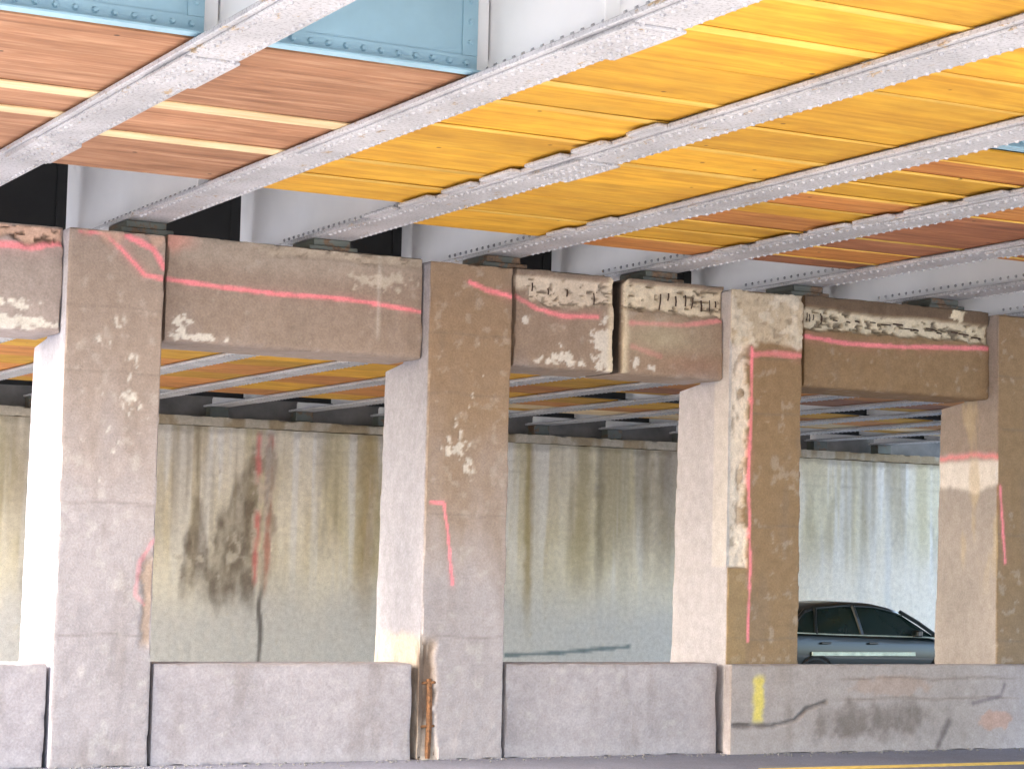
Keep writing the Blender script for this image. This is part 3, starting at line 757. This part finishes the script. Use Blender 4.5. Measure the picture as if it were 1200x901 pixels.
# ------------------------------------------------------------------ timber shields between the girders
def shield(k, y0, y1, mat, label, group, cuts=None, batten=.0, size=.8, far=False, bmat=None):
    bmat = bmat or (M_BATY if mat is not M_WB else M_BAT)
    xa, xb = GX[k] + .075, GX[k+1] - .165
    if far: xa = GX[k] + .16
    xa = GX[k] + .155
    t = empty('timber_shield', ((xa+xb)/2, (y0+y1)/2, ZF+.06)); tag(t, label, 'timber shield', group)
    if cuts is None:
        cuts = []; y = y0
        while y < y1 - .15:
            cuts.append(y); y += size*rnd.uniform(.75,1.25)
        cuts.append(y1)
    for i in range(len(cuts)-1):
        a, b = cuts[i], cuts[i+1]
        dz = rnd.uniform(0,.012)
        m = mat if not isinstance(mat, (list, tuple)) else mat[i % len(mat)]
        p = MB(); p.bbox((xa, a+.002, ZF+.060+dz*.3), (xb, b-.002, ZF+.079+dz*.3), .002)
        # a little warp so sheets do not lie dead flat
        j = rnd.uniform(-.003,.003); q = rnd.uniform(-.002,.002)
        p.v = [(x, y, z + (j if x > (xa+xb)/2 else 0) + (q if y > (a+b)/2 else 0)) for x, y, z in p.v]
        p.build('plywood_sheet', m, t)
        if batten and i > 0 and not (bmat is M_BATY and rnd.random() < .2):
            bw = batten*(rnd.uniform(.45,1.25) if bmat is M_BATY else rnd.uniform(.85,1.15))
            p = MB(); p.bbox((xa+.01, a-bw/2, ZF+(.051 if bmat is M_BATY else .043)), (xb-.01, a+bw/2, ZF+.0585), .003); p.build('batten', bmat, t)
shield(0, -6.82, -2.0, M_WB, 'rosy brown boarding with pale battens at the left picture edge', 'timber shields of the near span', [-6.82,-4.87,-4.03,-2.05], .2)
shield(1, -6.82, -2.0, M_WB, 'rosy brown boarding with pale battens between the first and second girders', 'timber shields of the near span', [-6.82,-4.83,-3.56,-1.95], .2)
shield(2, -12.6, -1.9, M_WY, 'broad bright yellow boarding between the second and third girders', 'timber shields of the near span', [-12.6,-11.6,-10.7,-9.7,-8.85,-7.95,-7.0,-6.27,-5.3,-4.5,-3.6,-2.75,-1.85], .11)
shield(3, -12.6, -.8, M_WY, 'bright yellow boarding between the third and fourth girders', 'timber shields of the near span', [-12.6,-11.5,-10.5,-9.6,-8.7,-8.0,-7.2,-6.52,-5.6,-4.7,-3.8,-2.9,-1.9,-.8], .10)
shield(4, -6.78, -.6, [M_WY, M_WO, M_WY, M_WY, M_WO], 'narrow yellow to orange boarding between the fourth and fifth girders', 'timber shields of the near span', None, .07, .62)
shield(5, -6.78, -.7, [M_WR, M_WR, M_WO, M_WR], 'dark red brown boarding between the fifth and sixth girders', 'timber shields of the near span', None, .06, .8)
shield(6, -12.6, -2.3, [M_WR, M_WO, M_WR], 'dark red boarding cut by the right picture edge below the sixth girder', 'timber shields of the near span', None, .06, .8)
BLAB = {3: 'left of the first column', 4: 'touching the right edge of the first column', 5: 'leftmost bay between the first two columns', 6: 'middle bay between the first two columns', 7: 'rightmost bay between the first two columns', 8: 'just right of the second column'}
for k, lb in BLAB.items():
    shield(k, 2.9, 21.0, [M_WO, M_WY, M_WO, M_WO, M_WY, M_WO, M_WY, M_WY], 'orange and yellow far span boarding, ' + lb, 'timber shields of the far span', None, 0, 1.5, True)
CLAB = {9: 'front part near the second column', 10: 'front part in the middle of the second opening', 11: 'front part at the third column', 12: 'front part right of the third column'}
for k, lb in CLAB.items():
    shield(k, 2.9, 15.4, [M_WO, M_WR, M_WY, M_WB, M_WO, M_WY], 'brown and orange far span boarding, ' + lb, 'timber shields of the far span', None, 0, 1.5, True)
DLAB = {9: 'behind the second column', 10: 'left part of the second opening', 11: 'beside the third column pale side', 12: 'behind the third column', 13: 'just right of the third column', 14: 'middle of the last opening', 15: 'beside the last column'}
for k, lb in DLAB.items():
    shield(k, 17.1, 21.0, [M_WY, M_WO, M_BAT, M_WY], 'yellow far span boarding above the wall, ' + lb, 'timber shields of the far span', None, 0, 1.3, True)

# ------------------------------------------------------------------ car driving behind the pier
M_CAR = mat_plain('dark_green_car_paint', (.007,.012,.013), .3, 0., 3, .12, .5)
M_GLASS = mat_plain('dark_tinted_glass', (.010,.022,.019), .12, 0., 2, .1)
M_TYRE = mat_plain('tyre_rubber', (.02,.02,.02), .85)
M_RIM = mat_plain('alloy_rim', (.45,.46,.47), .35, .8)
M_TRIM_REFL = mat_plain('bright_trim_reflection', (.55,.62,.52), .3, .3)
M_BLACK = mat_plain('black_plastic', (.015,.015,.016), .6)
M_LAMP = mat_plain('clear_headlamp', (.75,.78,.80), .12, .2)
M_TAIL = mat_plain('red_tail_lamp', (.35,.02,.02), .25)
def car(xn, yc, zg, length=4.5):
    """xn: nose, car drives towards +X"""
    root = empty('car', (xn - length/2, yc, zg))
    tag(root, 'dark green hatchback passing behind the barrier, seen left of the last column', 'car')
    H = 1.60
    # stations: distance from nose, half width, sill z, belt z (side top), crown z
    st = [(0.00,.55,.38,.62,.66),(.10,.70,.26,.72,.78),(.35,.82,.22,.86,.90),(.80,.87,.22,.95,1.00),(1.30,.89,.22,1.00,1.06),(1.9,.90,.22,1.02,1.08),(2.6,.90,.22,1.04,1.09),(3.3,.90,.22,1.06,1.10),(3.9,.88,.24,1.08,1.11),(4.25,.84,.28,1.06,1.10),(4.45,.74,.34,.98,1.02),(4.5,.66,.42,.90,.92)]
    ring = lambda d, w_, zs, zb, zc: [(xn-d, yc+s*f*w_, z+zg) for s, seq in ((-1, ((.80,zs),(.97,zs+.10),(1.0,zs+.32),(1.0,(zs+zb)/2+.12),(.965,zb),(.86,zb+.03),(.45,zc))),) for f, z in seq] + \
                               [(xn-d, yc+f*w_, z+zg) for f, z in ((.45,zc),(.86,zb+.03),(.965,zb),(1.0,(zs+zb)/2+.12),(1.0,zs+.32),(.97,zs+.10),(.80,zs))]
    V = []; F = []; n = 14
    for s in st: V += ring(*s)
    for i in range(len(st)-1):
        for j in range(n):
            j2 = (j+1) % n; F.append((i*n+j, i*n+j2, (i+1)*n+j2, (i+1)*n+j))
    F.append(tuple(reversed(range(n)))); F.append(tuple((len(st)-1)*n+j for j in range(n)))
    F = [tuple(reversed(f)) for f in F]
    body = mesh_obj('body', V, F, M_CAR, root, True)
    sm = body.modifiers.new('round', 'SUBSURF'); sm.levels = 1; sm.render_levels = 2
    # cabin: glass shell with a roof skin and pillars
    gs = [(1.02,.80,1.02,1.05),(1.75,.74,1.04,1.44),(2.2,.70,1.05,1.55),(2.9,.69,1.06,1.56),(3.6,.70,1.07,1.50),(4.05,.70,1.08,1.34),(4.36,.72,1.06,1.10)]
    V = []; F = []; n = 6
    for d, w_, z0, z1 in gs:
        wb = .84
        V += [(xn-d, yc-wb, zg+z0), (xn-d, yc-(w_*.5+wb*.5), zg+z0+(z1-z0)*.5), (xn-d, yc-w_*.95, zg+z1-.02), (xn-d, yc+w_*.95, zg+z1-.02), (xn-d, yc+(w_*.5+wb*.5), zg+z0+(z1-z0)*.5), (xn-d, yc+wb, zg+z0)]
    for i in range(len(gs)-1):
        for j in range(n):
            j2 = (j+1) % n; F.append((i*n+j2, i*n+j, (i+1)*n+j, (i+1)*n+j2))
    F.append(tuple(range(n))); F.append(tuple(reversed([(len(gs)-1)*n+j for j in range(n)])))
    mesh_obj('window_glass', V, F, M_GLASS, root, True)
    V = []; F = []
    for d, w_, z in [(1.70,.72,1.43),(1.95,.715,1.51),(2.3,.70,1.575),(2.9,.69,1.59),(3.5,.69,1.545),(3.95,.69,1.42),(4.12,.69,1.33)]:
        for f, dz in ((-1,-.05),(-.9,-.005),(-.5,.012),(0,.018),(.5,.012),(.9,-.005),(1,-.05)): V.append((xn-d, yc+f*w_, zg+z+dz))
    for i in range(6):
        for j in range(6): F.append((i*7+j, i*7+j+1, (i+1)*7+j+1, (i+1)*7+j))
    rf = mesh_obj('roof', V, F, M_CAR, root, True)
    so_ = rf.modifiers.new('thick', 'SOLIDIFY'); so_.thickness = .03; so_.offset = 0
    for s in (-1, 1):
        for pts in ([(1.0,.845,1.03),(1.4,.80,1.27),(1.75,.72,1.46)], [(2.65,.855,1.05),(2.70,.79,1.30),(2.75,.705,1.55)], [(4.3,.84,1.08),(4.0,.78,1.28),(3.75,.70,1.47)], [(3.62,.855,1.06),(3.60,.79,1.28),(3.55,.71,1.50)]):
            MB().tube([(xn-d, yc+s*y, zg+z) for d, y, z in pts], .035, 6).build('pillar', M_CAR, root, True)
        MB().tube([(xn-d, yc+s*y, zg+z) for d, y, z in ((1.1,.868,1.02),(2.,.882,1.04),(3.2,.882,1.06),(4.2,.85,1.09))], .012, 5).build('window_trim', M_TRIM_REFL, root)
        y_ = yc + s*.905
        MB().bbox((xn-3.75, min(y_, y_+s*.025), zg+.70), (xn-1.55, max(y_, y_+s*.025), zg+.77), .008).build('side_reflection', M_TRIM_REFL, root)  # pale strip standing in for a reflection along the doors
        MB().bbox((xn-1.62, min(yc+s*.88, yc+s*1.06), zg+1.03), (xn-1.48, max(yc+s*.88, yc+s*1.06), zg+1.15), .03).build('mirror', M_CAR, root, True)
        MB().bbox((xn-.32, min(yc+s*.50, yc+s*.82), zg+.64), (xn-.045, max(yc+s*.50, yc+s*.82), zg+.80), .04).build('headlight', M_LAMP, root, True)
        MB().bbox((xn-4.49, min(yc+s*.56, yc+s*.82), zg+.78), (xn-4.28, max(yc+s*.56, yc+s*.82), zg+1.0), .03).build('tail_light', M_TAIL, root, True)
        for dh in (2.45, 3.45): MB().bbox((xn-dh-.1, min(yc+s*.90, yc+s*.93), zg+.90), (xn-dh+.1, max(yc+s*.90, yc+s*.93), zg+.935), .008).build('door_handle', M_CAR, root)
        for d in (.86, 3.62):
            cx_, cy_, cz_ = xn-d, yc + s*.80, zg+.325
            wheel = empty('wheel', (0,0,0)); wheel.parent = root; wheel.location = Vector((cx_, cy_, cz_)) - root.location
            def lathe(prof, nm, mat):
                V = []; F = []; m_ = 24
                for k in range(m_):
                    t = 2*math.pi*k/m_
                    for (r_, y) in prof: V.append((r_*math.cos(t), y*s, r_*math.sin(t)))
                L = len(prof)
                for k in range(m_):
                    for i in range(L-1): F.append((k*L+i, k*L+i+1, ((k+1)%m_)*L+i+1, ((k+1)%m_)*L+i))
                return mesh_obj(nm, V, F, mat, wheel, True, world=False)
            lathe([(.20,-.10),(.29,-.105),(.32,-.08),(.325,0),(.32,.08),(.29,.105),(.20,.10)], 'tyre', M_TYRE)
            lathe([(.205,-.10),(.20,.07),(.17,.06),(.10,.085),(.04,.10),(.0,.10)], 'rim', M_RIM)
            MB().tube([(cx_+.37*math.cos(t), yc+s*.893, cz_+.37*math.sin(t)) for t in [math.pi*q/10 for q in range(11)]], .03, 6).build('wheel_arch', M_BLACK, root, True)
    MB().bbox((xn-.12, yc-.42, zg+.42), (xn+.005, yc+.42, zg+.60), .02).build('grille', M_BLACK, root)
    MB().bbox((xn-4.1, yc-.80, zg+.16), (xn-.4, yc+.80, zg+.30), .03).build('underbody', M_BLACK, root)
    return root
car(26.1, 11.9, -.148)
